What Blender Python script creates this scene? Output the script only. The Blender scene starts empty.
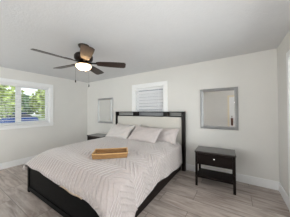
import bpy, bmesh, math, random
from mathutils import Vector, Matrix
random.seed(7)
C = bpy.context.scene.collection
PI = math.pi

# ------------------------------------------------------------------ camera
H, D, L, R, S = 2.44, 3.267, -4.686, 0.623, -2.0       # ceiling, back wall, left wall, right wall, south wall
cd = bpy.data.cameras.new('camera'); cam = bpy.data.objects.new('camera', cd); C.objects.link(cam)
cd.sensor_width = 36; cd.lens = 140.283 / 290 * 36; cd.clip_start = 0.02; cd.clip_end = 200
fw = Vector((-0.54018, 0.84144, 0.01319)); rt = Vector((0.84146, 0.54029, -0.0063)); up = Vector((0.01243, -0.00769, 0.99989))
M3 = Matrix((rt, up, -fw)).transposed()
cam.matrix_world = Matrix.Translation((0, 0, 1.3827)) @ M3.to_4x4()
bpy.context.scene.camera = cam

# ------------------------------------------------------------------ light
sc = bpy.context.scene
sc.view_settings.view_transform = 'Standard'; sc.view_settings.look = 'None'
sc.view_settings.gamma = 1; sc.view_settings.use_curve_mapping = False
sc.view_settings.exposure = 0.16
w = bpy.data.worlds.new('world'); sc.world = w; w.use_nodes = True
bg = w.node_tree.nodes['Background']; bg.inputs[0].default_value = (0.92, 0.94, 1.0, 1); bg.inputs[1].default_value = 1.8

def area(name, loc, rot, sx, sy, power, col):
    l = bpy.data.lights.new(name, 'AREA'); l.shape = 'RECTANGLE'; l.size = sx; l.size_y = sy; l.energy = power; l.color = col
    o = bpy.data.objects.new(name, l); o.location = loc; o.rotation_euler = rot; C.objects.link(o); return o
# added lamps: fill through a made-up south window, daylight through the right glass door
area('south_fill', (-3.1, S - 0.35, 1.35), (math.radians(100), 0, 0), 2.5, 1.6, 80, (1.0, 0.985, 0.98))
area('patio_daylight', (R + 0.35, 1.4, 1.15), (PI/2, 0, PI/2), 2.2, 1.9, 31, (1.0, 0.985, 0.97))
# assumed out-of-view lamp aimed upward, added to brighten the ceiling
area('ceiling_fill', (0.38, -0.15, 1.6), (PI - math.radians(14), 0, math.radians(-18)), 0.7, 0.5, 36, (1.0, 0.985, 0.965))

# ------------------------------------------------------------------ materials
def mat(name, col, rough=0.5, metal=0.0, noise=0.0, nscale=20, bump=0.0, bscale=80, emit=None, estr=0, stretch=None, coat=0, spec=0.5, sub=0):
    m = bpy.data.materials.new(name); m.use_nodes = True; nt = m.node_tree; n = nt.nodes; k = nt.links
    b = n['Principled BSDF']
    b.inputs['Base Color'].default_value = (*col, 1); b.inputs['Roughness'].default_value = rough
    b.inputs['Metallic'].default_value = metal; b.inputs['Coat Weight'].default_value = coat
    b.inputs['Specular IOR Level'].default_value = spec
    tc = n.new('ShaderNodeTexCoord'); mp = n.new('ShaderNodeMapping'); k.new(tc.outputs['Object'], mp.inputs[0])
    if stretch: mp.inputs['Scale'].default_value = stretch
    if noise > 0:
        t = n.new('ShaderNodeTexNoise'); t.inputs['Scale'].default_value = nscale; t.inputs['Detail'].default_value = 4
        k.new(mp.outputs[0], t.inputs['Vector'])
        r = n.new('ShaderNodeValToRGB')
        r.color_ramp.elements[0].position = 0.3; r.color_ramp.elements[1].position = 0.7
        r.color_ramp.elements[0].color = (*[c*(1-noise) for c in col], 1); r.color_ramp.elements[1].color = (*[min(1, c*(1+noise)) for c in col], 1)
        k.new(t.outputs['Fac'], r.inputs[0]); k.new(r.outputs[0], b.inputs['Base Color'])
    if bump > 0:
        t2 = n.new('ShaderNodeTexNoise'); t2.inputs['Scale'].default_value = bscale; t2.inputs['Detail'].default_value = 3
        k.new(mp.outputs[0], t2.inputs['Vector'])
        bp = n.new('ShaderNodeBump'); bp.inputs['Strength'].default_value = bump; bp.inputs['Distance'].default_value = 0.01
        k.new(t2.outputs['Fac'], bp.inputs['Height']); k.new(bp.outputs[0], b.inputs['Normal'])
    if emit:
        b.inputs['Emission Color'].default_value = (*emit, 1); b.inputs['Emission Strength'].default_value = estr
    return m

M = {}
M['wall'] = mat('wall_paint', (0.79, 0.772, 0.742), 0.85, noise=0.01, nscale=3, bump=0.08, bscale=150)
M['ceiling'] = mat('ceiling_paint', (0.74, 0.74, 0.75), 0.9, noise=0.01, nscale=12, bump=0.25, bscale=45)
M['white'] = mat('white_trim', (0.95, 0.95, 0.95), 0.4, noise=0.01)
M['slat'] = mat('blind_slat', (0.9, 0.9, 0.91), 0.5, noise=0.01)
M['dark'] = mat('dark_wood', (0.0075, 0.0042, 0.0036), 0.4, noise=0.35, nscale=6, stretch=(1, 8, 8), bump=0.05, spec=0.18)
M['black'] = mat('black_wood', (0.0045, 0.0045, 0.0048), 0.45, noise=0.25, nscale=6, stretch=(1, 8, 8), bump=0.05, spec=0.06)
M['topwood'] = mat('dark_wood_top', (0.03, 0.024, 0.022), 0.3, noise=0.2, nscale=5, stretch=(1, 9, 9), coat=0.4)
M['uphol'] = mat('cream_upholstery', (0.68, 0.65, 0.60), 0.8, noise=0.04, nscale=60, bump=0.15, bscale=400)
M['silver'] = mat('silver_frame', (0.42, 0.42, 0.425), 0.42, metal=0.55, noise=0.12, nscale=60, bump=0.1, bscale=200)
M['mirror'] = mat('mirror_glass', (0.97, 0.985, 0.985), 0.015, metal=1.0)
M['chrome'] = mat('polished_knob', (0.85, 0.85, 0.83), 0.2, metal=1.0)
M['bronze'] = mat('bronze_metal', (0.016, 0.009, 0.007), 0.4, metal=0.3, noise=0.2, spec=0.3)
M['blade'] = mat('walnut_blade', (0.030, 0.012, 0.007), 0.4, noise=0.35, nscale=4, stretch=(1.5, 18, 18), spec=0.4, coat=0.2)
M['bulb'] = mat('frosted_bowl', (0.95, 0.85, 0.7), 0.4, emit=(1.0, 0.80, 0.58), estr=0.95)
M['mattress'] = mat('mattress_ticking', (0.75, 0.74, 0.72), 0.8, noise=0.03)
M['tan'] = mat('tan_lining', (0.46, 0.35, 0.25), 0.8, noise=0.15, nscale=50)
M['pillow'] = mat('pillow_linen', (0.61, 0.55, 0.535), 0.85, noise=0.05, nscale=25, bump=0.35, bscale=30)
M['pillow_pale'] = mat('pillow_linen_pale', (0.66, 0.62, 0.60), 0.85, noise=0.04, nscale=25, bump=0.3, bscale=30)
M['cream'] = mat('cream_paint', (0.88, 0.80, 0.64), 0.5, noise=0.02)
M['brown'] = mat('brown_leather', (0.10, 0.035, 0.02), 0.5, noise=0.2)
M['leaf'] = mat('tree_leaves', (0.50, 0.58, 0.22), 0.7, noise=0.75, nscale=4, bump=0.8, bscale=8)
M['leaf_dark'] = mat('tree_leaves_dark', (0.20, 0.30, 0.17), 0.7, noise=0.7, nscale=4, bump=0.8, bscale=8)
M['bark'] = mat('tree_bark', (0.12, 0.09, 0.06), 0.9, noise=0.3)
M['grass'] = mat('lawn_grass', (0.16, 0.22, 0.07), 0.9, noise=0.4, nscale=2, spec=0.05)
M['pool'] = mat('pool_water', (0.05, 0.14, 0.42), 0.8, noise=0.3, nscale=1, spec=0.05)
M['stone'] = mat('pale_stone', (0.7, 0.68, 0.64), 0.8, noise=0.08)
M['fence'] = mat('white_fence', (0.8, 0.8, 0.78), 0.7, noise=0.05)

def glass_mat():
    m = bpy.data.materials.new('window_glass'); m.use_nodes = True; nt = m.node_tree; n = nt.nodes; k = nt.links
    n.remove(n['Principled BSDF'])
    tr = n.new('ShaderNodeBsdfTransparent'); tr.inputs[0].default_value = (0.95, 0.98, 0.97, 1)
    gl = n.new('ShaderNodeBsdfGlossy'); gl.inputs['Roughness'].default_value = 0.02
    fr = n.new('ShaderNodeFresnel'); fr.inputs['IOR'].default_value = 1.35
    mx = n.new('ShaderNodeMixShader')
    k.new(fr.outputs[0], mx.inputs[0]); k.new(tr.outputs[0], mx.inputs[1]); k.new(gl.outputs[0], mx.inputs[2])
    k.new(mx.outputs[0], n['Material Output'].inputs['Surface'])
    return m
M['glass'] = glass_mat()

def bowl_mat():
    m = bpy.data.materials.new('frosted_bowl'); m.use_nodes = True; nt = m.node_tree; n = nt.nodes; k = nt.links
    n.remove(n['Principled BSDF'])
    tr = n.new('ShaderNodeBsdfTranslucent'); tr.inputs[0].default_value = (0.75, 0.62, 0.46, 1)
    df = n.new('ShaderNodeBsdfDiffuse'); df.inputs[0].default_value = (0.9, 0.85, 0.78, 1)
    em = n.new('ShaderNodeEmission'); em.inputs[0].default_value = (1, 0.82, 0.62, 1); em.inputs[1].default_value = 0.15
    mx = n.new('ShaderNodeMixShader'); mx.inputs[0].default_value = 0.35
    ad = n.new('ShaderNodeAddShader')
    k.new(tr.outputs[0], mx.inputs[1]); k.new(df.outputs[0], mx.inputs[2]); k.new(mx.outputs[0], ad.inputs[0]); k.new(em.outputs[0], ad.inputs[1])
    k.new(ad.outputs[0], n['Material Output'].inputs['Surface'])
    return m
M['bulb'] = bowl_mat()

def floor_mat():
    m = bpy.data.materials.new('wood_look_floor'); m.use_nodes = True; nt = m.node_tree; n = nt.nodes; k = nt.links
    b = n['Principled BSDF']
    tc = n.new('ShaderNodeTexCoord'); mp = n.new('ShaderNodeMapping'); k.new(tc.outputs['Object'], mp.inputs[0])
    mp.inputs['Location'].default_value = (2.56 + 0.4, -0.73, 0)
    br = n.new('ShaderNodeTexBrick'); k.new(mp.outputs[0], br.inputs['Vector'])
    br.inputs['Scale'].default_value = 1; br.inputs['Brick Width'].default_value = 1.2; br.inputs['Row Height'].default_value = 0.3
    br.inputs['Mortar Size'].default_value = 0.004; br.inputs['Mortar Smooth'].default_value = 0.2; br.offset = 0.37; br.inputs['Bias'].default_value = 0
    br.inputs['Color1'].default_value = (0.0, 0.0, 0.0, 1); br.inputs['Color2'].default_value = (1, 1, 1, 1); br.inputs['Mortar'].default_value = (0.5, 0.5, 0.5, 1)
    # per-plank offset of the grain
    cb = n.new('ShaderNodeCombineXYZ'); ml = n.new('ShaderNodeMath'); ml.operation = 'MULTIPLY'; ml.inputs[1].default_value = 9
    k.new(br.outputs['Color'], ml.inputs[0]); k.new(ml.outputs[0], cb.inputs['Z']); k.new(ml.outputs[0], cb.inputs['X'])
    ad = n.new('ShaderNodeVectorMath'); ad.operation = 'ADD'; k.new(tc.outputs['Object'], ad.inputs[0]); k.new(cb.outputs[0], ad.inputs[1])
    mp2 = n.new('ShaderNodeMapping'); mp2.inputs['Scale'].default_value = (1.6, 11, 1); k.new(ad.outputs[0], mp2.inputs[0])
    g = n.new('ShaderNodeTexNoise'); g.inputs['Scale'].default_value = 1.6; g.inputs['Detail'].default_value = 6; g.inputs['Roughness'].default_value = 0.6
    g.inputs['Distortion'].default_value = 0.6
    k.new(mp2.outputs[0], g.inputs['Vector'])
    r = n.new('ShaderNodeValToRGB'); e = r.color_ramp.elements
    e[0].position = 0.28; e[0].color = (0.20, 0.152, 0.125, 1); e[1].position = 0.72; e[1].color = (0.57, 0.50, 0.46, 1)
    x = e.new(0.5); x.color = (0.40, 0.335, 0.297, 1)
    k.new(g.outputs['Fac'], r.inputs[0])
    hv = n.new('ShaderNodeMapRange'); hv.inputs['To Min'].default_value = 0.9; hv.inputs['To Max'].default_value = 1.1; k.new(br.outputs['Color'], hv.inputs['Value'])
    hs = n.new('ShaderNodeHueSaturation'); k.new(r.outputs[0], hs.inputs['Color']); k.new(hv.outputs[0], hs.inputs['Value'])
    mx = n.new('ShaderNodeMix'); mx.data_type = 'RGBA'; k.new(br.outputs['Fac'], mx.inputs['Factor']); k.new(hs.outputs[0], mx.inputs['A'])
    mx.inputs['B'].default_value = (0.16, 0.135, 0.12, 1)
    k.new(mx.outputs['Result'], b.inputs['Base Color'])
    b.inputs['Roughness'].default_value = 0.3; b.inputs['Specular IOR Level'].default_value = 0.6
    bp = n.new('ShaderNodeBump'); bp.inputs['Strength'].default_value = 0.12; bp.inputs['Distance'].default_value = 0.004
    k.new(g.outputs['Fac'], bp.inputs['Height']); k.new(bp.outputs[0], b.inputs['Normal'])
    return m
M['floor'] = floor_mat()

def comforter_mat():
    m = bpy.data.materials.new('chevron_comforter'); m.use_nodes = True; nt = m.node_tree; n = nt.nodes; k = nt.links
    b = n['Principled BSDF']; b.inputs['Roughness'].default_value = 0.85; b.inputs['Sheen Weight'].default_value = 0.7; b.inputs['Sheen Roughness'].default_value = 0.45
    uv = n.new('ShaderNodeUVMap'); uv.uv_map = 'UVMap'
    sp = n.new('ShaderNodeSeparateXYZ'); k.new(uv.outputs[0], sp.inputs[0])
    def mth(op, a, bb=None):
        q = n.new('ShaderNodeMath'); q.operation = op
        for i, v in enumerate((a, bb)):
            if v is None: continue
            if isinstance(v, (int, float)): q.inputs[i].default_value = v
            else: k.new(v, q.inputs[i])
        return q.outputs[0]
    ns = n.new('ShaderNodeTexNoise'); ns.inputs['Scale'].default_value = 7; k.new(uv.outputs[0], ns.inputs['Vector'])
    zig = mth('PINGPONG', sp.outputs['Y'], 0.22)
    a = mth('ADD', sp.outputs['X'], mth('MULTIPLY', zig, 0.8))
    a = mth('ADD', a, mth('MULTIPLY', ns.outputs['Fac'], 0.05))
    s = mth('SINE', mth('MULTIPLY', a, 2*PI/0.066))
    s = mth('POWER', mth('ABSOLUTE', mth('MULTIPLY', mth('ADD', s, 1.0), 0.5)), 3.0)
    n2 = n.new('ShaderNodeTexNoise'); n2.inputs['Scale'].default_value = 45; n2.inputs['Detail'].default_value = 3; k.new(uv.outputs[0], n2.inputs['Vector'])
    h = mth('ADD', s, mth('MULTIPLY', n2.outputs['Fac'], 0.9))
    bp = n.new('ShaderNodeBump'); bp.inputs['Strength'].default_value = 0.75; bp.inputs['Distance'].default_value = 0.012
    k.new(h, bp.inputs['Height']); k.new(bp.outputs[0], b.inputs['Normal'])
    r = n.new('ShaderNodeValToRGB'); r.color_ramp.elements[0].color = (0.44, 0.378, 0.363, 1); r.color_ramp.elements[1].color = (0.50, 0.437, 0.422, 1)
    k.new(n2.outputs['Fac'], r.inputs[0]); k.new(r.outputs[0], b.inputs['Base Color'])
    return m
M['comforter'] = comforter_mat()

def wicker_mat():
    m = bpy.data.materials.new('wicker_weave'); m.use_nodes = True; nt = m.node_tree; n = nt.nodes; k = nt.links
    b = n['Principled BSDF']; b.inputs['Roughness'].default_value = 0.6
    tc = n.new('ShaderNodeTexCoord'); br = n.new('ShaderNodeTexBrick'); mp = n.new('ShaderNodeMapping')
    mp.inputs['Rotation'].default_value = (PI/2, 0, 0)
    k.new(tc.outputs['Object'], mp.inputs[0]); k.new(mp.outputs[0], br.inputs['Vector'])
    br.inputs['Scale'].default_value = 1; br.inputs['Brick Width'].default_value = 0.035; br.inputs['Row Height'].default_value = 0.014; br.inputs['Mortar Size'].default_value = 0.003
    br.inputs['Color1'].default_value = (0.66, 0.38, 0.15, 1); br.inputs['Color2'].default_value = (0.48, 0.25, 0.09, 1); br.inputs['Mortar'].default_value = (0.14, 0.06, 0.02, 1)
    k.new(br.outputs['Color'], b.inputs['Base Color'])
    bp = n.new('ShaderNodeBump'); bp.inputs['Strength'].default_value = 0.8; bp.inputs['Distance'].default_value = 0.004; bp.invert = True
    k.new(br.outputs['Fac'], bp.inputs['Height']); k.new(bp.outputs[0], b.inputs['Normal'])
    return m
M['wicker'] = wicker_mat()

# ------------------------------------------------------------------ helpers
def box(bm, x0, x1, y0, y1, z0, z1, mtx=None):
    vs = [bm.verts.new((x, y, z)) for z in (z0, z1) for y in (y0, y1) for x in (x0, x1)]
    for f in ((0, 2, 3, 1), (4, 5, 7, 6), (0, 1, 5, 4), (2, 6, 7, 3), (0, 4, 6, 2), (1, 3, 7, 5)):
        bm.faces.new([vs[i] for i in f])
    if mtx: bmesh.ops.transform(bm, matrix=mtx, verts=vs)
    return vs
def bev(bm, w=0.004, seg=2):
    bmesh.ops.bevel(bm, geom=bm.edges[:], offset=w, segments=seg, profile=0.7, affect='EDGES', clamp_overlap=True)
def obj(name, bm, m, parent=None, smooth=False, loc=None, rotz=0):
    bmesh.ops.recalc_face_normals(bm, faces=bm.faces[:])
    me = bpy.data.meshes.new(name); bm.to_mesh(me); bm.free(); me.materials.append(m)
    if smooth:
        for p in me.polygons: p.use_smooth = True
    o = bpy.data.objects.new(name, me); C.objects.link(o)
    if parent: o.parent = parent
    if loc: o.location = loc
    o.rotation_euler.z = rotz
    return o
def bx(name, m, dims, parent=None, b=0.004):
    bm = bmesh.new(); box(bm, *dims)
    if b: bev(bm, b)
    return obj(name, bm, m, parent)
def boxes(name, m, lst, parent=None, b=0.0):
    bm = bmesh.new()
    for d in lst: box(bm, *d)
    if b: bev(bm, b)
    return obj(name, bm, m, parent)
def lathe(bm, prof, seg=32, mtx=None):
    rings = []; new = []
    for r, z in prof:
        if r < 1e-5: v = [bm.verts.new((0, 0, z))]
        else: v = [bm.verts.new((r*math.cos(2*PI*i/seg), r*math.sin(2*PI*i/seg), z)) for i in range(seg)]
        rings.append(v); new += v
    for a, c in zip(rings, rings[1:]):
        for i in range(seg):
            j = (i+1) % seg
            if len(a) == 1 and len(c) == 1: continue
            if len(a) == 1: bm.faces.new((a[0], c[i], c[j]))
            elif len(c) == 1: bm.faces.new((a[i], a[j], c[0]))
            else: bm.faces.new((a[i], a[j], c[j], c[i]))
    if mtx: bmesh.ops.transform(bm, matrix=mtx, verts=new)
def struct(o): o['kind'] = 'structure'; return o
def tag(o, label, cat, group=None, kind=None):
    o['label'] = label; o['category'] = cat
    if group: o['group'] = group
    if kind: o['kind'] = kind
    return o
def thing(name, label, cat, loc=(0, 0, 0), rotz=0, group=None):
    o = bpy.data.objects.new(name, None); C.objects.link(o); o.location = loc; o.rotation_euler = (0, 0, rotz)
    o.empty_display_size = 0.1
    return tag(o, label, cat, group)
def dup(root, loc, rotz, label):
    r = root.copy(); C.objects.link(r); r.location = loc; r.rotation_euler.z = rotz; r['label'] = label
    for ch in list(root.children):
        c = ch.copy(); C.objects.link(c); c.parent = r
        for g in list(ch.children):
            d = g.copy(); C.objects.link(d); d.parent = c
    return r

# ------------------------------------------------------------------ room shell
T = 0.15
struct(bx('floor', M['floor'], (L-T, R+T, S-T, D+T, -0.1, 0), b=0))
struct(bx('ceiling', M['ceiling'], (L-T, R+T, S-T, D+T, H, H+0.12), b=0))
def wall_holes(name, axis, pos, a0, a1, holes):
    """wall slab with rectangular openings; axis 'x' runs along x at y=pos.."""
    lst = []; cur = a0
    for (h0, h1, z0, z1) in sorted(holes):
        lst.append((cur, h0, 0, H)); lst.append((h0, h1, 0, z0) if z0 > 0 else None); lst.append((h0, h1, z1, H)); cur = h1
    lst.append((cur, a1, 0, H))
    bm = bmesh.new()
    for q in lst:
        if not q: continue
        if axis == 'x': box(bm, q[0], q[1], pos[0], pos[1], q[2], q[3])
        else: box(bm, pos[0], pos[1], q[0], q[1], q[2], q[3])
    bmesh.ops.remove_doubles(bm, verts=bm.verts[:], dist=1e-5)
    return struct(obj(name, bm, M['wall']))
# window openings
WL = (0.56, 2.0, 1.03, 2.09)                 # left wall  y0 y1 z0 z1
WB = (-2.43, -1.53, 1.05, 2.01)              # back wall  x0 x1 z0 z1
WS = (-4.4, -1.85, 0.6, 2.1); WR = (0.2, 2.6, 0.03, 2.08)
wall_holes('wall_back', 'x', (D, D+T), L-T, R+T, [WB])
wall_holes('wall_left', 'y', (L-T, L), S, D, [WL])
wall_holes('wall_south', 'x', (S-T, S), L-T, R+T, [WS])
wall_holes('wall_right', 'y', (R, R+T), S, D, [WR])
def baseboard(name, dims):
    x0, x1, y0, y1, axis, sgn = dims
    bm = bmesh.new(); hb = 0.15
    box(bm, x0, x1, y0, y1, 0, hb); 
    bev(bm, 0.005)
    return struct(obj(name, bm, M['white']))
baseboard('baseboard_back', (L, R, D-0.016, D, 'x', 1))
baseboard('baseboard_left', (L, L+0.016, S, D-0.016, 'y', 1))
baseboard('baseboard_south', (L+0.016, -0.36, S, S+0.016, 'x', 1))
baseboard('baseboard_right', (R-0.016, R, 2.62+0.09, D-0.016, 'y', 1))

def casing(name, axis, face, sgn, a0, a1, z0, z1, wd=0.095, th=0.02, reveal=T, sill=True):
    """flat casing round an opening on the room side; sgn points into the room"""
    f0, f1 = sorted((face, face + sgn*th))
    lst = [(a0-wd, a0, f0, f1, z0-wd, z1+wd), (a1, a1+wd, f0, f1, z0-wd, z1+wd), (a0, a1, f0, f1, z1, z1+wd), (a0, a1, f0, f1, z0-wd, z0)]
    r0, r1 = sorted((face - sgn*reveal, face))
    lst += [(a0, a0+0.012, r0, r1, z0, z1), (a1-0.012, a1, r0, r1, z0, z1), (a0+0.012, a1-0.012, r0, r1, z1-0.012, z1), (a0+0.012, a1-0.012, r0, r1, z0, z0+0.012)]
    if sill:
        s0, s1 = sorted((face, face + sgn*0.045)); lst.append((a0-wd-0.01, a1+wd+0.01, s0, s1, z0-0.022, z0))
    bm = bmesh.new()
    for a, b_, p, q, c, d in lst:
        if axis == 'x': box(bm, a, b_, p, q, c, d)
        else: box(bm, p, q, a, b_, c, d)
    bev(bm, 0.003, 1)
    return struct(obj(name, bm, M['white']))

def sashes(parent, axis, face, sgn, a0, a1, z0, z1, mids, frs=(0.04, 0.04)):
    p, q = sorted((face - sgn*0.075, face - sgn*0.11))
    def B(bm, a, b_, c, d, pp=p, qq=q):
        if axis == 'x': box(bm, a, b_, pp, qq, c, d)
        else: box(bm, pp, qq, a, b_, c, d)
    edges = [a0+0.012] + mids + [a1-0.012]
    for e0, e1, fr in zip(edges, edges[1:], frs):
        bm = bmesh.new()
        B(bm, e0, e0+fr, z0+0.012, z1-0.012); B(bm, e1-fr, e1, z0+0.012, z1-0.012)
        B(bm, e0+fr, e1-fr, z0+0.012, z0+0.012+fr); B(bm, e0+fr, e1-fr, z1-0.012-fr, z1-0.012)
        s = obj('window_sash', bm, M['white'], parent); s['kind'] = 'structure'
        bm = bmesh.new(); mid = (p+q)/2
        B(bm, e0+fr-0.005, e1-fr+0.005, z0+fr, z1-fr, mid-0.002, mid+0.002)
        g = obj('window_pane', bm, M['glass'], parent); g['kind'] = 'structure'

w1 = casing('window_1', 'y', L, 1, *WL, wd=0.09); sashes(w1, 'y', L, 1, *WL, [1.285], (0.045, 0.07))
w2 = casing('window_2', 'x', D, -1, *WB, wd=0.11); sashes(w2, 'x', D, -1, *WB, [])
w3 = casing('added_window', 'x', S, 1, *WS); sashes(w3, 'x', S, 1, *WS, [-3.1])  # unseen window added to let light in, outside the mirror's view
w4 = casing('window_4', 'y', R, -1, *WR, wd=0.08, sill=False); sashes(w4, 'y', R, -1, *WR, [1.4])

# the white door seen in the mirror
bm = bmesh.new()
for d in [(-0.33, -0.25, S, S+0.025, 0, 2.13), (0.50, 0.58, S, S+0.025, 0, 2.13), (-0.25, 0.50, S, S+0.025, 2.05, 2.13)]: box(bm, *d)
d2 = struct(obj('door_1', bm, M['cream']))
bx('door_panel', M['white'], (-0.25, 0.50, S, S+0.015, 0.01, 2.05), d2)
# made-up pouch standing in for an unidentified brown shape in the mirror
pp = thing('stand_in_pouch', 'made-up narrow brown pouch on the white door, standing in for an unidentified brown shape in the right mirror', 'pouch', (-0.14, S+0.05, 0.58))
bm = bmesh.new(); box(bm, -0.05, 0.05, -0.033, 0.03, 0, 0.38); bev(bm, 0.015, 3); obj('pouch_body', bm, M['brown'], pp, True)
boxes('strap', M['brown'], [(-0.012, 0.012, -0.004, 0.004, 0.375, 0.5)], pp)

# ------------------------------------------------------------------ blinds
def blind(name, label, axis, face, sgn, a0, a1, z0, z1, pitch, tilt, wslat, depth):
    """slatted blind hanging in an opening; depth = centre line behind the wall face"""
    c = face - sgn*depth
    loc = ((a0+a1)/2, c, z0) if axis == 'x' else (c, (a0+a1)/2, z0)
    t = thing(name, label, 'blind', loc); wdt = (a1-a0)/2 - 0.016; hh = z1-z0
    rot = 0 if axis == 'x' else PI/2
    t.rotation_euler.z = rot
    out = -sgn if axis == 'x' else sgn     # local +y relative to the outside
    bx('head_rail', M['slat'], (-wdt, wdt, -0.025, 0.025, hh-0.065, hh-0.014), t, 0.004)
    bx('bottom_rail', M['slat'], (-wdt, wdt, -0.02, 0.02, 0.016, 0.04), t, 0.004)
    k = 0; z = 0.055
    while z < hh-0.075:
        bm = bmesh.new()
        mtx = Matrix.Translation((0, 0, z)) @ Matrix.Rotation(tilt, 4, 'X')
        n = 4
        for s in range(n):      # gently crowned slat
            y0 = -wslat/2 + wslat*s/n; y1 = y0 + wslat/n
            zz = 0.0025*(1-(2*(s+0.5)/n-1)**2)
            box(bm, -wdt, wdt, y0, y1, zz-0.0018, zz+0.0018, mtx)
        obj('slat', bm, M['slat'], t); z += pitch
    bm = bmesh.new()
    bm.free()
    for xx in (-wdt*0.7, wdt*0.7): bx('ladder_cord', M['slat'], (xx-0.002, xx+0.002, -wslat/2-0.003, -wslat/2-0.001, 0.03, hh-0.05), t, 0)
    return t
blind('window_blind', 'white slatted blind, slats closed, in the window above the headboard', 'x', D, -1, *WB[:2], WB[2], WB[3], 0.086, math.radians(-52), 0.092, 0.05)
blind('window_blind', 'white slatted blind, slats open to the garden, in the left wall window', 'y', L, 1, *WL[:2], WL[2], WL[3], 0.066, math.radians(13), 0.05, 0.035)

# ------------------------------------------------------------------ bed
X0, X1, Y0, Y1 = -3.03, -1.065, 0.95, 3.24
bed = thing('bed', 'king bed with black wood frame and cream upholstered headboard under the blinds', 'bed', ((X0+X1)/2, (Y0+Y1)/2, 0))
bl = Vector(bed.location)
def off(d): return (d[0]-bl.x, d[1]-bl.x, d[2]-bl.y, d[3]-bl.y, d[4], d[5])
def bp_(name, m, d, parent=bed, b=0.004): return bx(name, m, off(d), parent, b)
HX0, HX1 = -3.115, -0.965; hy0, hy1 = 3.17, 3.235
bp_('headboard_post', M['dark'], (HX0, HX0+0.075, hy0-0.01, hy1, 0, 1.35))
bp_('headboard_post', M['dark'], (HX1-0.075, HX1, hy0-0.01, hy1, 0, 1.35))
bp_('top_rail', M['dark'], (HX0+0.075, HX1-0.075, hy0-0.008, hy1, 1.322, 1.348))
bp_('middle_rail', M['dark'], (HX0+0.075, HX1-0.075, hy0-0.006, hy1, 1.222, 1.247))
bp_('divider_block', M['dark'], (-2.44, -2.27, hy0-0.004, hy1-0.005, 1.247, 1.322), b=0.003)
bp_('divider_block', M['dark'], (-1.50, -1.355, hy0-0.004, hy1-0.005, 1.247, 1.322), b=0.003)
for z in (1.270, 1.294):
    bp_('slim_bar', M['dark'], (HX0+0.075, HX1-0.075, hy0+0.02, hy1-0.02, z, z+0.006), b=0.001)
bp_('upholstered_panel', M['uphol'], (HX0+0.075, HX1-0.075, hy0+0.005, hy1-0.01, 0.42, 1.222), b=0.02)
bp_('lower_panel', M['dark'], (HX0+0.075, HX1-0.075, hy0+0.01, hy1-0.01, 0.12, 0.42))
# footboard with frame and recessed panel
fb = bp_('footboard', M['black'], (X0+0.04, X1-0.02, Y0+0.012, Y0+0.045, 0.05, 0.47))
bp_('foot_post', M['black'], (X0, X0+0.06, Y0, Y0+0.06, 0, 0.485))
bp_('foot_post', M['black'], (X1-0.06, X1, Y0, Y0+0.06, 0, 0.485))
bm = bmesh.new()
box(bm, *off((X0+0.06, X1-0.06, Y0+0.002, Y0+0.03, 0.03, 0.10))); box(bm, *off((X0+0.06, X1-0.06, Y0+0.002, Y0+0.03, 0.40, 0.482))); bev(bm, 0.004)
obj('footboard_rail', bm, M['black'], bed)
bp_('side_rail', M['dark'], (X1-0.035, X1, Y0+0.06, hy0-0.01, 0.03, 0.34))
bp_('side_rail', M['dark'], (X0, X0+0.035, Y0+0.06, hy0-0.01, 0.03, 0.34))
bm = bmesh.new()
for k in range(12): box(bm, *off((X0+0.036, X1-0.036, 1.1+k*0.17, 1.17+k*0.17, 0.24, 0.258)))
obj('bed_slat_base', bm, M['dark'], bed)

bm = bmesh.new(); box(bm, X0+0.09, X1-0.09, 1.08, 3.155, 0.26, 0.58); bev(bm, 0.11, 5)
mt = tag(obj('mattress', bm, M['mattress'], smooth=True), 'thick mattress on the black bed frame under the pale pink comforter', 'mattress')

# comforter: draped sheet
XL, XR, YF, YH = -3.065, -1.04, 0.93, 3.08
def lerp(tb, x):
    if x <= tb[0][0]: return tb[0][1]
    for (a, b_), (c, d) in zip(tb, tb[1:]):
        if x <= c:
            t = (x-a)/(c-a); return b_ + (d-b_)*t
    return tb[-1][1]
def ztop(x, y):
    e = max(0, y-YF); z = 0.672
    if e < 0.45: z -= 0.155*(1-e/0.45)**2.2
    for e in (x-XL, XR-x):
        e = max(0, e)
        if e < 0.22: z -= 0.085*(1-e/0.22)**2.4
    z += 0.006*math.sin(x*4.1+1)*math.sin(y*3.3) + 0.004*math.sin(9*x+5*y)
    return z
foot_hem = [(-3.065, .43), (-3.0, .485), (-2.66, .485), (-2.3, .478), (-1.9, .452), (-1.6, .437), (-1.45, .442), (-1.29, .435), (-1.15, .40), (-1.09, .365), (-1.04, .33)]
side_hem = [(0.93, .06), (1.25, .08), (1.315, .225), (1.5, .23), (1.74, .245), (1.89, .285), (2.0, .28), (2.18, .25), (2.55, .21), (2.8, .20), (3.08, .20)]
NX, NY, NS, NF = 100, 100, 22, 12
bm = bmesh.new(); uvl = bm.loops.layers.uv.new('UVMap'); grid = {}; uvs = {}
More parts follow.
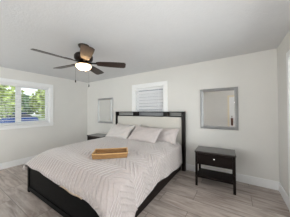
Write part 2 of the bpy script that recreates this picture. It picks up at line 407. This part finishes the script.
def P(i, j):
    """i<0 left skirt, i>NX right skirt, j<0 foot skirt"""
    xi = min(max(i, 0), NX); yj = max(j, 0)
    x = XL + (XR-XL)*xi/NX; y = YF + (YH-YF)*yj/NY; z = ztop(x, y); cu, cv = x, y
    s = (i-NX)/NS if i > NX else (-i/NS if i < 0 else 0); t = -j/NF if j < 0 else 0
    sx = 1 if i > NX else -1
    if s == 0 and t == 0: return (x, y, z), (cu, cv)
    if s > 0 and t == 0:
        hem = lerp(side_hem, y) if sx > 0 else lerp([(0.93, 0.36), (1.0, 0.33), (3, 0.3)], y)
        hem += 0.005*math.sin(y*13)
        o = 0.006 + 0.016*s*(0.5+0.5*math.sin(y*9.0+1.2)) + 0.012*s
        if y < 1.36 and sx > 0: o += 0.02*s
        return (x + sx*o*math.sin(min(1, s*3)*PI/2), y, z - (z-hem)*s), (cu + sx*s*(z-hem), cv)
    if t > 0 and s == 0:
        hem = lerp(foot_hem, x) + 0.005*math.sin(x*17)
        o = (0.006 + 0.012*(0.5+0.5*math.sin(x*11)))*math.sin(min(1, t*3)*PI/2)
        return (x, y - o, z - (z-hem)*t), (cu, cv - t*(z-hem))
    hs = (lerp(side_hem, YF) if sx > 0 else 0.36); hf = lerp(foot_hem, x)
    ls = s*(z-hs); lt = t*(z-hf); q = math.hypot(ls, lt); ph = math.atan2(lt, ls)
    rho = 0.02 + 0.10*s*t
    return (x + sx*rho*math.cos(ph), y - rho*math.sin(ph)*0.8, z - q), (cu + sx*ls, cv - lt)
for i in range(-NS, NX+NS+1):
    for j in range(-NF, NY+1):
        p, u = P(i, j); v = bm.verts.new(p); grid[i, j] = v; uvs[v] = u
for i in range(-NS, NX+NS):
    for j in range(-NF, NY):
        f = bm.faces.new((grid[i, j], grid[i+1, j], grid[i+1, j+1], grid[i, j+1]))
        for l in f.loops: l[uvl].uv = uvs[l.vert]
cf = obj('comforter', bm, M['comforter'], smooth=True)
tag(cf, 'pale pinkish comforter with chevron pleats draped over the mattress of the bed', 'comforter')
md = cf.modifiers.new('Solidify', 'SOLIDIFY'); md.thickness = 0.016; md.offset = 1
# folded-over piece of the tan underside along the foot hem
bm = bmesh.new(); n = 24; rows = []
for k in range(n+1):
    x = -1.84 + 0.46*k/n; h = lerp(foot_hem, x) + 0.005*math.sin(x*17); wd = 0.024*math.sin(PI*k/n)**0.6 + 0.002
    rows.append([bm.verts.new(q) for q in ((x, YF-0.030, h-0.004), (x, YF-0.040, h+wd*0.5), (x, YF-0.031, h+wd), (x, YF-0.024, h+wd*0.5))])
for a, c in zip(rows, rows[1:]):
    for i in range(4): bm.faces.new((a[i], a[(i+1) % 4], c[(i+1) % 4], c[i]))
bm.faces.new(rows[0]); bm.faces.new(rows[-1][::-1])
hl = obj('folded_lining', bm, M['tan'], cf, True); hl['label'] = 'tan underside folded over the foot hem'

# ------------------------------------------------------------------ pillows
def pillow(name, label, m, wd, ht, th, loc, lean, rotz, roll=0, seed=0, flange=0.0):
    bm = bmesh.new(); n = 28; rnd = random.Random(seed); ph = [rnd.uniform(0, 6) for _ in range(4)]
    top = {}; bot = {}
    for i in range(n+1):
        for j in range(n+1):
            u = 2*i/n-1; v = 2*j/n-1
            u = math.copysign(abs(u)**0.85, u); v = math.copysign(abs(v)**0.85, v)
            x = u*wd/2*(1-0.07*(1-v*v)*abs(u)**3) ; y = v*ht/2*(1-0.09*(1-u*u)*abs(v)**3)
            e = max(0, (1-u**2)*(1-v**2))
            t = th/2*e**0.42
            wr = 0.006*math.sin(7*u+5*v+ph[0]) + 0.005*math.sin(13*u-9*v+ph[1]) if e > 0 else 0
            y -= 0.03*(1-u*u)*(v > 0)*v
            top[i, j] = bm.verts.new((x, y, t+wr*e**.3))
            bot[i, j] = top[i, j] if e <= 1e-9 else bm.verts.new((x, y, -t*0.8))
    for i in range(n):
        for j in range(n):
            bm.faces.new((top[i, j], top[i+1, j], top[i+1, j+1], top[i, j+1]))
            q = [bot[i, j], bot[i, j+1], bot[i+1, j+1], bot[i+1, j]]
            if len(set(q)) >= 3 and bm.faces.get(q) is None:
                try: bm.faces.new(q)
                except ValueError: pass
    o = obj(name, bm, m, smooth=True)
    o.matrix_world = Matrix.Translation(loc) @ Matrix.Rotation(rotz, 4, 'Z') @ Matrix.Rotation(lean, 4, 'X') @ Matrix.Rotation(roll, 4, 'Z')
    return tag(o, label, 'pillow', 'pillows against the headboard')
rd = math.radians
pillow('pillow', 'pale pillow at the left behind the others, nearest the left bedside table', M['pillow_pale'], 0.90, 0.44, 0.17, (-2.57, 3.03, 0.815), rd(60), rd(1), 0, 1)
pillow('pillow', 'pale pink pillow at the right rear, beside the right headboard post', M['pillow'], 0.90, 0.42, 0.17, (-1.52, 3.02, 0.80), rd(52), rd(-1), 0, 2)
pillow('pillow', 'pale front pillow on the left, its right edge meeting the middle pillow', M['pillow_pale'], 0.76, 0.47, 0.16, (-2.60, 2.80, 0.83), rd(42), rd(2), rd(-1), 3)
pillow('pillow', 'crinkled pinkish front pillow in the middle of the bed, right of the other front pillow', M['pillow'], 0.80, 0.47, 0.17, (-1.79, 2.77, 0.83), rd(40), rd(-3), rd(-2), 4)

# ------------------------------------------------------------------ wicker tray
ang = math.atan2(0.322, 0.363)
tcx = (-1.708-1.345)/2 - math.sin(ang)*0.135; tcy = (1.276+1.598)/2 + math.cos(ang)*0.135
tray = thing('wicker_tray', 'rectangular golden-brown wicker tray lying on the comforter', 'tray', (tcx, tcy, 0.690), ang)
a_, b_ = 0.243, 0.135
boxes('tray_bottom', mat('shaded_wicker', (0.25, 0.12, 0.05), 0.7, noise=0.2), [(-a_+.015, a_-.015, -b_+.015, b_-.015, 0, 0.010)], tray)  # shade inside the tray put into the bottom's darker colour
bm = bmesh.new(); N = 24; t_ = 0.014
def wallpanel(p0, p1, nrm):
    rows = []
    for k in range(N+1):
        f = k/N; x = p0[0]+(p1[0]-p0[0])*f; y = p0[1]+(p1[1]-p0[1])*f
        h = 0.066 + 0.005*abs(2*f-1)**2
        fl = 1.05
        rows.append([bm.verts.new(q) for q in ((x, y, 0), (x*fl, y*fl, h), (x*fl-nrm[0]*t_, y*fl-nrm[1]*t_, h), (x-nrm[0]*t_, y-nrm[1]*t_, 0))])
    for a, c in zip(rows, rows[1:]):
        for i in range(4): bm.faces.new((a[i], a[(i+1) % 4], c[(i+1) % 4], c[i]))
    bm.faces.new(rows[0]); bm.faces.new(rows[-1][::-1])
wallpanel((-a_, -b_), (a_, -b_), (0, -1)); wallpanel((a_, b_), (-a_, b_), (0, 1)); wallpanel((a_, -b_), (a_, b_), (1, 0)); wallpanel((-a_, b_), (-a_, -b_), (-1, 0))
obj('tray_wall', bm, M['wicker'], tray)
bm = bmesh.new(); ring = []          # braided rim
for k in range(160):
    f = k/160*4; sdi = int(f); g = f-sdi
    cs = [(-a_, -b_), (a_, -b_), (a_, b_), (-a_, b_), (-a_, -b_)]
    x = (cs[sdi][0]*(1-g)+cs[sdi+1][0]*g)*1.03; y = (cs[sdi][1]*(1-g)+cs[sdi+1][1]*g)*1.03
    h = 0.068 + 0.005*abs(2*g-1)**2; r_ = 0.0085 + 0.002*math.sin(k*1.6)
    th_ = math.atan2(y/b_, x/a_)
    nx, ny = [(0, -1), (1, 0), (0, 1), (-1, 0)][sdi]
    ring.append([bm.verts.new((x+nx*r_*math.cos(q), y+ny*r_*math.cos(q), h+r_*math.sin(q))) for q in [2*PI*i/6 for i in range(6)]])
for k in range(160):
    a, c = ring[k], ring[(k+1) % 160]
    for i in range(6): bm.faces.new((a[i], a[(i+1) % 6], c[(i+1) % 6], c[i]))
obj('tray_rim', bm, mat('wicker_rim', (0.62, 0.38, 0.17), 0.6, noise=0.3, nscale=90, bump=0.3), tray, True)

# ------------------------------------------------------------------ nightstands
W2, D2, HT = 0.315, 0.20, 0.64
ns = thing('nightstand', 'dark brown nightstand with one drawer and open shelf, right of the bed under the mirror', 'nightstand', (-0.325, 2.895, 0), rd(2.5), 'matching dark nightstands')
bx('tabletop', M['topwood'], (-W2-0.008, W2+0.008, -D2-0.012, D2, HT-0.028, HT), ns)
for sx in (-1, 1):
    for sy in (-1, 1):
        xa, xb = sorted((sx*W2, sx*(W2-0.04))); ya, yb = sorted((sy*D2, sy*(D2-0.04)))
        bx('leg', M['dark'], (xa, xb, ya, yb, 0, HT-0.028), ns)
bm = bmesh.new()
for d in [(-W2+0.01, -W2+0.025, -D2+0.04, D2-0.04, 0.415, HT-0.028), (W2-0.025, W2-0.01, -D2+0.04, D2-0.04, 0.415, HT-0.028), (-W2+0.04, W2-0.04, D2-0.025, D2-0.008, 0.415, HT-0.028), (-W2+0.02, W2-0.02, -D2+0.02, D2-0.02, 0.40, 0.416)]: box(bm, *d)
box(bm, -W2+0.04, W2-0.04, -D2+0.006, -D2+0.03, HT-0.045, HT-0.028); box(bm, -W2+0.04, W2-0.04, -D2+0.006, -D2+0.03, 0.40, 0.425)
obj('drawer_case', bm, M['dark'], ns)
dr = bx('drawer', M['dark'], (-W2+0.043, W2-0.043, -D2-0.002, -D2+0.016, 0.428, HT-0.048), ns, 0.003)
bm = bmesh.new(); lathe(bm, [(0, 0), (0.007, 0), (0.006, 0.012), (0.015, 0.018), (0.016, 0.024), (0.011, 0.03), (0, 0.031)], 20, Matrix.Translation((0, -D2-0.002, 0.53)) @ Matrix.Rotation(PI/2, 4, 'X'))
kb = obj('knob', bm, M['chrome'], dr, True); kb['label'] = 'round polished knob'
bx('shelf', M['dark'], (-W2+0.01, W2-0.01, -D2+0.01, D2-0.01, 0.155, 0.185), ns)
dup(ns, (-3.50, 2.865, 0), 0, 'dark nightstand mostly hidden behind the bed, at the left corner under the small mirror')

# ------------------------------------------------------------------ mirrors
def mirror(label, x0, x1, z0, z1, first=None):
    t = thing('wall_mirror', label, 'mirror', ((x0+x1)/2, D, (z0+z1)/2), 0, 'silver framed mirrors on the back wall')
    hw, hh, fw_ = (x1-x0)/2, (z1-z0)/2, 0.062
    bm = bmesh.new()
    prof = [(0, 0.0), (0, 0.022), (0.012, 0.03), (0.022, 0.022), (0.034, 0.028), (0.046, 0.02), (fw_, 0.012), (fw_, 0.0)]
    rings = []
    for o_, d_ in prof:
        rings.append([bm.verts.new((sx*(hw-o_), -d_, sz*(hh-o_))) for sx, sz in ((-1, -1), (1, -1), (1, 1), (-1, 1))])
    for a, c in zip(rings, rings[1:]+rings[:1]):
        for i in range(4): bm.faces.new((a[i], a[(i+1) % 4], c[(i+1) % 4], c[i]))
    obj('mirror_frame', bm, M['silver'], t)
    bm = bmesh.new(); box(bm, -hw+fw_-0.002, hw-fw_+0.002, -0.012, -0.002, -hh+fw_-0.002, hh-fw_+0.002); obj('mirror_glass', bm, M['mirror'], t)
    return t
mirror('square silver framed mirror above the right nightstand', -0.64, 0.052, 0.988, 1.828)
mirror('silver framed mirror near the left corner of the back wall', -4.05, -3.317, 0.96, 1.80)

# ------------------------------------------------------------------ ceiling fan
FX, FY = -2.056, 1.371
fan = thing('ceiling_fan', 'bronze ceiling fan with five dark wooden blades and a lit frosted bowl', 'ceiling fan', (FX, FY, H))
bm = bmesh.new(); lathe(bm, [(0, 0), (0.085, 0), (0.082, -0.012), (0.068, -0.035), (0.04, -0.052), (0.0, -0.054)]); obj('canopy', bm, M['bronze'], fan, True)
bm = bmesh.new(); lathe(bm, [(0, -0.05), (0.013, -0.05), (0.013, -0.14), (0, -0.14)], 16); obj('downrod', bm, M['bronze'], fan, True)
bm = bmesh.new(); lathe(bm, [(0, -0.115), (0.05, -0.118), (0.075, -0.13), (0.125, -0.15), (0.143, -0.175), (0.143, -0.215), (0.13, -0.24), (0.10, -0.255), (0.0, -0.26)]); obj('motor_housing', bm, M['bronze'], fan, True)
bm = bmesh.new(); lathe(bm, [(0, -0.258), (0.07, -0.26), (0.075, -0.28), (0.108, -0.30), (0.119, -0.312), (0.115, -0.318), (0, -0.318)]); obj('light_fitter', bm, M['bronze'], fan, True)
bm = bmesh.new(); lathe(bm, [(0.0, -0.319), (0.110, -0.319), (0.117, -0.328), (0.115, -0.345), (0.102, -0.367), (0.078, -0.386), (0.046, -0.397), (0.012, -0.404), (0, -0.404)])
bw = obj('lamp_bowl', bm, M['bulb'], fan, True); bw['label'] = 'lit frosted glass bowl'
bm = bmesh.new(); lathe(bm, [(0, -0.403), (0.010, -0.403), (0.011, -0.409), (0.005, -0.418), (0, -0.42)], 14); obj('finial', bm, M['bronze'], fan, True)
a0 = 45.2
for k in range(5):
    a = rd([45.2, 117.0, 188.5, 261.0 + 3.4, 330.5][k]); R4 = Matrix.Rotation(a, 4, 'Z')
    pit = Matrix.Rotation(rd(-13), 4, 'X')
    # blade
    bm = bmesh.new(); n = 20; zc = -0.285; up_ = []; lo_ = []
    for i in range(n+1):
        f = i/n; x = 0.20 + 0.475*f
        wv = 0.058 + 0.024*math.sin(min(1, f*1.25)*PI/2)
        if f > 0.94: wv *= math.sqrt(max(0.25, 1-((f-0.94)/0.06)**2*0.6))
        if f < 0.06: wv *= 0.75 + 0.25*(f/0.06)
        up_.append([bm.verts.new((x, s*wv, 0.0035)) for s in (-1, 1)]); lo_.append([bm.verts.new((x, s*wv, -0.0035)) for s in (-1, 1)])
    for i in range(n):
        bm.faces.new((up_[i][0], up_[i+1][0], up_[i+1][1], up_[i][1])); bm.faces.new((lo_[i][0], lo_[i][1], lo_[i+1][1], lo_[i+1][0]))
        for s in (0, 1): bm.faces.new((up_[i][s], up_[i+1][s], lo_[i+1][s], lo_[i][s]))
    for i in (0, n): bm.faces.new((up_[i][0], up_[i][1], lo_[i][1], lo_[i][0]))
    o = obj('fan_blade', bm, M['blade'], fan); o.matrix_local = R4 @ Matrix.Translation((0, 0, zc+0.0)) @ pit
    # iron
    bm = bmesh.new()
    box(bm, 0.09, 0.21, -0.016, 0.016, -0.006, 0.006); box(bm, 0.19, 0.29, -0.034, 0.034, 0.004, 0.010)
    bev(bm, 0.003)
    o2 = obj('blade_iron', bm, M['bronze'], fan); o2.matrix_local = R4 @ Matrix.Translation((0, 0, zc+0.002)) @ pit
vx, vy = rt.x, rt.y
for d_, z_ in ((-0.118, 0.575), (0.075, 0.65)):
    px, py = vx*d_*1.0, vy*d_
    bm = bmesh.new(); lathe(bm, [(0, -0.27), (0.0011, -0.27), (0.0011, -z_+0.02), (0, -z_+0.02)], 8, Matrix.Translation((px*1.12, py*1.12, 0)))
    ch = obj('pull_chain', bm, M['bronze'], fan, True)
    bm = bmesh.new(); lathe(bm, [(0, -z_+0.022), (0.006, -z_+0.016), (0.009, -z_-0.005), (0.008, -z_-0.022), (0, -z_-0.026)], 12, Matrix.Translation((px*1.12, py*1.12, 0)))
    obj('pull_fob', bm, M['bronze'], ch, True)
# the fan lamp's own light
pl = bpy.data.lights.new('fan_lamp_light', 'POINT'); pl.energy = 5; pl.color = (1, 0.78, 0.55); pl.shadow_soft_size = 0.03
plo = bpy.data.objects.new('fan_lamp_light', pl); plo.location = (FX, FY, H-0.355); C.objects.link(plo)

# ------------------------------------------------------------------ garden outside the left window
bm = bmesh.new(); box(bm, -60, L-T-0.02, -30, 40, -0.35, -0.2); lw = tag(obj('lawn', bm, M['grass']), 'green lawn outside the left window', 'lawn', kind='structure')
# parked car, seen side on
M['carblue'] = mat('blue_car_paint', (0.02, 0.07, 0.30), 0.35, noise=0.05, spec=0.3)
M['carglass'] = mat('car_glass', (0.02, 0.025, 0.03), 0.1)
M['tyre'] = mat('tyre_rubber', (0.015, 0.015, 0.015), 0.8)
M['drive'] = mat('pale_driveway', (0.42, 0.41, 0.43), 0.9, noise=0.08, spec=0.05)
drv = bx('driveway', M['drive'], (-19.5, -13.5, -6, 14, -0.199, -0.185), None, 0)
tag(drv, 'pale driveway under the blue car outside', 'driveway', kind='structure')
car = thing('car', 'blue car parked on the driveway outside, low in the left wall window', 'car', (-17, 3.7, -0.185))
def extrude(pts, x0, x1, inset=None):
    bm = bmesh.new(); inset = inset or [0]*len(pts)
    A = [bm.verts.new((x0+i, y, z)) for (y, z), i in zip(pts, inset)]; B = [bm.verts.new((x1-i, y, z)) for (y, z), i in zip(pts, inset)]
    bm.faces.new(A); bm.faces.new(B[::-1])
    for i in range(len(pts)):
        j = (i+1) % len(pts); bm.faces.new((A[i], A[j], B[j], B[i]))
    return bm
bm = extrude([(-2.25, 0.3), (-2.28, 0.6), (-2.15, 0.85), (-1.2, 0.96), (2.0, 0.98), (2.2, 0.9), (2.27, 0.6), (2.22, 0.3)], -0.88, 0.88, [.04, 0, .05, .06, .06, .08, 0, .04]); bev(bm, 0.04, 2)
obj('car_body', bm, M['carblue'], car, True)
bm = extrude([(-1.25, 0.95), (-0.45, 1.40), (1.25, 1.42), (1.95, 0.97)], -0.80, 0.80, [0, .16, .16, 0]); bev(bm, 0.03, 2)
cb_ = obj('cabin_glass', bm, M['carglass'], car)
bm = extrude([(-0.55, 1.36), (-0.4, 1.44), (1.2, 1.46), (1.4, 1.36)], -0.66, 0.66); bev(bm, 0.02, 2)
obj('roof', bm, M['carblue'], car)
for y in (-1.4, 1.4):
    for x in (-0.8, 0.8):
        bm = bmesh.new(); lathe(bm, [(0, -0.11), (0.3, -0.11), (0.325, -0.08), (0.325, 0.08), (0.3, 0.11), (0, 0.11)], 20, Matrix.Translation((x, y, 0.325)) @ Matrix.Rotation(PI/2, 4, 'Y'))
        obj('wheel', bm, M['tyre'], car, False)
fn = thing('garden_fence', 'low white fence beyond the car outside the left window', 'fence', (-23.5, 6, -0.2))
boxes('fence_board', M['fence'], [(-0.03, 0.03, -14, 14, 0.35, 0.5), (-0.03, 0.03, -14, 14, 0.9, 1.15)], fn, 0)
for k in range(9): bx('fence_post', M['fence'], (-0.06, 0.06, -14+3.5*k-0.06, -14+3.5*k+0.06, 0, 1.25), fn, 0)
def tree(label, x, y, hgt, rad, mm, seed, nl=900, ctr=0.66):
    t = thing('garden_tree', label, 'tree', (x, y, -0.2), 0, 'trees outside the left window')
    rnd = random.Random(seed)
    bm = bmesh.new(); lathe(bm, [(0, 0), (0.22, 0), (0.15, 0.8), (0.12, hgt*0.6), (0, hgt*0.6)], 10); obj('trunk', bm, M['bark'], t, True)
    bm = bmesh.new()
    for k in range(nl):
        th = rnd.uniform(0, 2*PI); z = rnd.uniform(-1, 1); rr = rnd.uniform(0.55, 1.0)*rad
        c = Vector((rr*math.sqrt(1-z*z)*math.cos(th), rr*math.sqrt(1-z*z)*math.sin(th), hgt*ctr + z*rr*hgt*(0.99-ctr if ctr > 0.5 else 0.5)/rad*(0.8 if ctr < 0.5 else 1)))
        q = Matrix.Rotation(rnd.uniform(0, PI), 3, 'X') @ Matrix.Rotation(rnd.uniform(0, PI), 3, 'Y'); s = rnd.uniform(0.10, 0.22)*(1 if nl < 1000 else 2)
        vs = [bm.verts.new(c + q @ Vector(v)*s) for v in ((-1, 0, 0), (0, -0.55, 0.1), (1, 0, 0), (0, 0.55, 0.1))]
        bm.faces.new(vs)
    obj('foliage', bm, mm, t)
tree('bushy yellow-green tree nearest the left window, at its left side', -12.0, 1.9, 3.9, 1.6, M['leaf'], 1, 999, 0.6)
tree('small yellow-green tree seen through the right pane of the left window', -12.0, 5.0, 3.4, 1.1, M['leaf'], 3)
tree('wide dark green tree behind the white fence, leftmost of the far row', -27.5, 2.0, 5.5, 2.6, M['leaf_dark'], 4, 2600, 0.45)
tree('dark green tree behind the white fence, in the middle of the far row', -31, 7.9, 5.6, 3.0, M['leaf_dark'], 5, 2600, 0.45)
tree('green tree behind the white fence, rightmost of the far row', -29, 13.8, 6.2, 3.0, M['leaf'], 6, 2200, 0.45)

# grey wall added outside the back window so the blind's gaps look darker
nb = bx('backdrop_wall', mat('backdrop_grey', (0.32, 0.31, 0.35), 0.9, noise=0.1), (-4.5, 0.5, D+1.6, D+1.8, -0.3, 3.2), None, 0)
tag(nb, 'grey wall added outside to darken the gaps between the blind slats above the headboard', 'wall', kind='structure')
